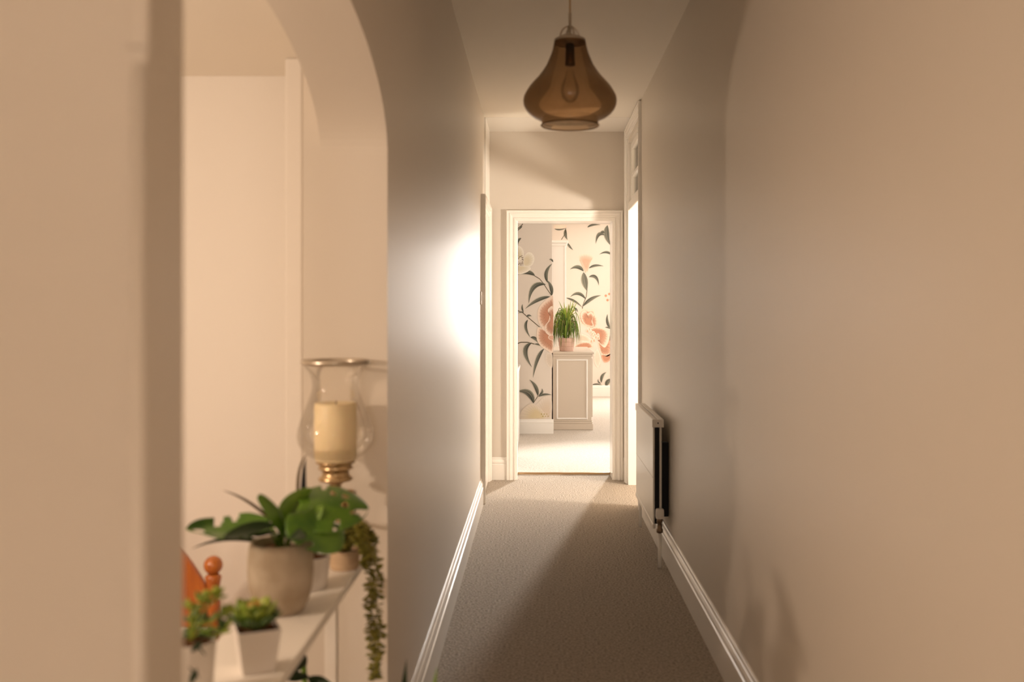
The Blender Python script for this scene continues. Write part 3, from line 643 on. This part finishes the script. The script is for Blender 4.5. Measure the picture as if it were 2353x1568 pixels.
# --- bushy succulent in white pot, nearest
NY = 1.56; ns_ = F/NY; NX = (437-VX)/ns_
t = thing('leafy_succulent', 'bushy green succulent in a white pot, nearest to the pier on the table', 'potted plant', (NX, NY, TZ))
round_pot('pot', [(.0005, TZ), (.031, TZ), (.034, TZ+.004), (.040, TZ+.084), (.0385, TZ+.086), (.036, TZ+.084), (.035, TZ+.07)], NX, NY, TZ+.079, .036, M['potwhite'], t)
n0 = Vector((NX, NY, TZ+.085))
for i in range(9):
    e = px(*[(468,1385),(500,1372),(450,1430),(520,1415),(440,1400),(480,1430),(515,1450),(445,1465),(478,1462)][i], NY+random.uniform(-.03, .04))
    mb = MB(); mb.tube(arc(n0, (n0+e)/2+Vector((0, 0, .02)), e, 6), .002, 6); obj('stem', mb, M['wood'] if i == 8 else M['succ'], t, smooth=True)
    mt = 'succ' if i in (0, 1, 3, 4) else 'succ_dark'
    for k in range(9):
        an = 2*PI*k/9*1.9; el = random.uniform(-.2, 1.1); L = random.uniform(.015, .022)
        mb = MB(); fleshy(mb, e, (math.cos(an)*math.cos(el), math.sin(an)*math.cos(el), math.sin(el)), L, L*.36, L*.12); obj('leaf', mb, M[mt if k % 4 else 'succ'], t, smooth=True)
# a few dark leaves hanging over the pot
for (x0, y0, x1, y1) in ((448,1478,472,1508),(462,1475,440,1500),(436,1535,458,1560),(452,1540,436,1575)):
    mb = MB(); surf(mb, px(x0, y0, NY-.05), px(x1, y1, NY-.055), px((x0+x1)/2+7, (y0+y1)/2+4, NY-.05)-px((x0+x1)/2, (y0+y1)/2, NY-.05), n=8, m=6, bend=.1); obj('leaf', mb, M['leaf_dark'], t, smooth=True, solid=.0008)
# --- plant under the table
UY = 2.2; t = thing('floor_rubber_plant', 'dark leaved pot plant on the floor beneath the console table', 'potted plant', (-.53, UY, 0))
round_pot('pot', [(.0005, 0), (.07, 0), (.075, .005), (.095, .19), (.092, .195), (.086, .19), (.085, .16)], -.53, UY, .175, .086, M['concrete'], t)
ub = Vector((-.53, UY, .17)); tops = [px(696,1492,2.15), px(720,1575,2.12)]
mb = MB(); mb.tube(arc(ub, (-.50, UY, .35), px(694,1495,2.12), 10), .006, 8); obj('stem', mb, M['leaf_lit'], t, smooth=True)
for (b_, e_, sd_) in (((702,1528,2.12),(668,1532,2.06),(12,-20)), ((706,1556,2.12),(650,1556,2.05),(2,-9)), ((697,1508,2.13),(697,1484,2.13),(5,0)), ((712,1560,2.12),(775,1590,2.1),(6,-12)), ((715,1590,2.12),(660,1620,2.05),(6,-14))):
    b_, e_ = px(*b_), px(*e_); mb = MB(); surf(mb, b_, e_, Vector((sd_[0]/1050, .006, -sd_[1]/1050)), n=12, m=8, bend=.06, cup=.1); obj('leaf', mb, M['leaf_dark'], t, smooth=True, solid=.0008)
# --- spiky floor plant whose tips show at the bottom of the left wall
KY = 2.05; t = thing('floor_snake_plant', 'upright pointed leaves of a floor plant beside the left skirting', 'potted plant', (-.275, KY, 0))
round_pot('pot', [(.0005, 0), (.05, 0), (.055, .005), (.065, .14), (.063, .145), (.058, .14), (.057, .12)], -.275, KY, .13, .058, M['potwhite'], t)
kb = Vector((-.275, KY, .125))
for (x, y, Y, wd, m, sx) in ((934,1514,2.05,.017,'leaf_dark',-.012),(1004,1534,2.02,.016,'leaf_lit',.02),(960,1590,2.1,.012,'leaf_dark',.004),(905,1600,2.0,.012,'leaf',-.02),(945,1620,1.95,.012,'leaf',0)):
    mb = MB(); e = px(x, y, Y); blade(mb, arc(kb+Vector((sx, 0, 0)), kb+Vector((sx*1.6, 0, .22)), e, 12), wd); obj('leaf', mb, M[m], t, smooth=True, solid=.001)

# ---------------------------------------------------------------- wooden chair behind the table
CY = 2.58; cs_ = F/CY; CX = (490-VX)/cs_
def cz(py): return CH-(py-VY)/cs_
t = thing('wooden_chair', 'orange varnished wooden chair with turned ball finials behind the console table', 'chair', (CX-.15, CY-.12, 0))
CW = .30
for x in (CX, CX-CW):
    k = 1/cs_
    mb = MB(); mb.lathe([(.012, 0), (.016, .02), (.014, .30), (.019, .36), (.019, .40), (.015, .44), (16*k, cz(1400)), (16*k, cz(1385)), (12*k, cz(1375)), (14*k, cz(1355)), (17*k, cz(1335)), (19*k, cz(1326)), (15*k, cz(1321)), (12*k, cz(1319))], x, CY, 20); obj('back_post', mb, M['wood'], t, smooth=True)
    mb = MB(); mb.sphere((x, CY, cz(1299)), 21.5*k, 24, 14); obj('finial', mb, M['wood'], t, smooth=True)
mb = MB(); n = 28; vs = []; fs = []
for i in range(n+1):
    q = i/n; x = CX-CW*q; dd = min(q, 1-q)*CW                       # crest rail: scooped ends, high middle
    top = cz(1385)+ (cz(1235)-cz(1385))*min(1, (dd/.105))**0.75
    for y in (CY-.009, CY+.009): vs += [(x, y, top), (x, y, cz(1440))]
for i in range(n):
    a_ = 4*i; b_ = 4*i+4; fs += [(a_, b_, b_+1, a_+1), (a_+2, a_+3, b_+3, b_+2), (a_, a_+2, b_+2, b_), (a_+1, b_+1, b_+3, a_+3)]
fs += [(0, 1, 3, 2), (4*n, 4*n+2, 4*n+3, 4*n+1)]
mb.add(vs, fs); obj('crest_rail', mb, M['wood'], t, bevel=0.004)
mb = MB(); mb.box(CX-CW-.02, CX+.02, CY-.30, CY+.01, .335, .36); obj('seat', mb, M['wood'], t, bevel=0.008)
for x in (CX, CX-CW):
    mb = MB(); mb.lathe([(.012, 0), (.015, .02), (.017, .2), (.014, .335)], x, CY-.27, 16); obj('front_leg', mb, M['wood'], t, smooth=True)
for i in range(4):
    x = CX-CW*(i+1)/5; mb = MB(); mb.tube([(x, CY, .36), (x, CY, cz(1438))], .007, 10); obj('spindle', mb, M['wood'], t, smooth=True)

# ---------------------------------------------------------------- living room furniture
BX0, BX1, BY0, BY1, BZ = .157, .590, 10.74, 12.25, .846
t = thing('sideboard', 'taupe panelled sideboard seen end-on through the far doorway', 'sideboard', ((BX0+BX1)/2, BY0, 0.004))
mb = MB(); mb.box(BX0, BX1-.015, BY0+.012, BY1, .10, BZ-.035); obj('body', mb, M['taupe'], t, bevel=0.004)
mb = MB(); mb.box(BX0-.002, BX1+.012, BY0-.006, BY1, BZ-.022, BZ); mb.box(BX0, BX1, BY0+.002, BY1, BZ-.05, BZ-.022); obj('top', mb, M['taupe'], t, bevel=0.005)
mb = MB(); mb.box(BX0, BX1+.002, BY0-.004, BY1, .004, .07); mb.box(BX0, BX1-.004, BY0+.002, BY1, .07, .095); mb.box(BX0, BX1-.010, BY0+.006, BY1, .095, .115); obj('plinth', mb, M['taupe'], t, bevel=0.006)
mb = MB(); bx0, bx1, bz0, bz1 = BX0+.055, BX1-.075, .135, BZ-.095
MP = [(0, 0), (0, .006), (.006, .012), (.012, .012), (.018, .004), (.018, 0)]
mb.archi([(bx0, bz0, -1, -1), (bx0, bz1, -1, 1), (bx1, bz1, 1, 1), (bx1, bz0, 1, -1), (bx0, bz0, -1, -1)], MP, lambda u, v, p: (u, BY0+.012-p, v)); obj('panel_moulding', mb, M['white'], t)
for k in range(3):
    y0 = BY0+.04+k*.49; mb = MB(); mb.box(BX1-.016, BX1-.002, y0, y0+.46, .14, BZ-.07); dr = obj('door', mb, M['taupe'], t, bevel=0.003)
    mb = MB(); mb.sphere((BX1+.010, y0+.40, .50), .012, 12, 8); obj('knob', mb, M['chrome'], dr, smooth=True)
# spider plant
t = thing('spider_plant', 'spiky green grass-like plant in a pink pot on the sideboard', 'potted plant', (.3125, 11.0, BZ))
QX, QY = .3125, 11.0; q = 1/208.
mb = MB(); mb.lathe([(.0005, BZ), (15.5*q, BZ), (16*q, BZ+.004), (17.2*q, BZ+.050), (16.6*q, BZ+.053), (17.6*q, BZ+.056), (18.3*q, BZ+.098), (18*q, BZ+.102), (19.3*q, BZ+.104), (19.5*q, BZ+.142), (19*q, BZ+.145), (18*q, BZ+.142), (17.5*q, BZ+.12)], QX, QY, 36)
obj('pot', mb, M['pink'], t, smooth=False)
mb = MB(); mb.lathe([(.0005, BZ+.13), (17.6*q, BZ+.128)], QX, QY, 24); obj('soil', mb, M['soil'], t)
mb = MB()
rng = random.Random(3)
for i in range(190):
    an = rng.uniform(0, 2*PI); sp_ = .02+.155*rng.random()**.6; ca, sa = math.cos(an), math.sin(an)
    h0 = rng.uniform(.0, .26)*rng.random()**.5
    b0 = Vector((QX+ca*.02, QY+sa*.02, BZ+.13+h0)); rise = rng.uniform(.10, .24)
    top = b0+Vector((ca*sp_*.8, sa*sp_*.8, rise*1.6)); end = Vector((QX+ca*sp_, QY+sa*sp_, BZ+rng.uniform(.02, .30)*(1.25-sp_*5)))
    if i < 16:
        q_ = i/15; ex = -.07+.20*q_; b0 = Vector((QX+ex*.15, QY-.02, BZ+.30)); top = b0+Vector((ex*.35, 0, .16)); end = Vector((QX+ex+rng.uniform(-.02, .02), QY-.02, BZ+rng.uniform(.44, .58)))
    end.x = max(end.x, .163); top.x = max(top.x, .163)
    n1 = len(mb.v); pts = arc(b0, top, end, 8); blade(mb, pts, .0038 if i >= 16 else .0060, face=(math.cos(an)*.3, -1, .2))
    cb = rng.choice([(0.09, 0.17, 0.012), (0.15, 0.26, 0.02), (0.055, 0.105, 0.012), (0.32, 0.42, 0.05), (0.24, 0.34, 0.04), (0.22, 0.18, 0.06)])
    for j in range(n1, len(mb.v)):
        f_ = (j-n1)/(len(mb.v)-n1); mb.c[j] = tuple(c*(1-.55*f_**2) if i >= 16 else min(1, c*.7+(.14, .17, .01)[k_]) for k_, c in enumerate(cb))
f = obj('foliage', mb, M['blade'], t, colors=True); f['kind'] = 'stuff'
# tall white bookcase end with cornice
t = thing('tall_bookcase', 'tall white bookcase end with cornice behind the potted spider plant', 'bookcase', (.25, 12.4, 0.004))
mb = MB(); mb.box(.144, .338, 12.42, 13.3, .004, 2.12); obj('carcass', mb, M['white'], t, bevel=0.003)
mb = MB(); mb.box(.144, .372, 12.385, 13.3, 2.135, 2.165); mb.box(.144, .358, 12.40, 13.3, 2.10, 2.135); obj('cornice', mb, M['white'], t, bevel=0.006)
mb = MB(); mb.box(.322, .344, 12.41, 12.44, .05, 2.10); obj('edge_moulding', mb, M['white'], t, bevel=0.004)
# low white cupboard just left of the doorway
t = thing('low_cupboard', 'low white cupboard whose edge shows at the left of the far doorway', 'cupboard', (-.45, 9.4, 0.004))
mb = MB(); mb.box(-.75, -.193, 8.75, 10.2, .004, .715); obj('body', mb, M['white'], t, bevel=0.003)
mb = MB(); mb.box(-.76, -.183, 8.73, 10.21, .715, .745); obj('top', mb, M['white'], t, bevel=0.006)
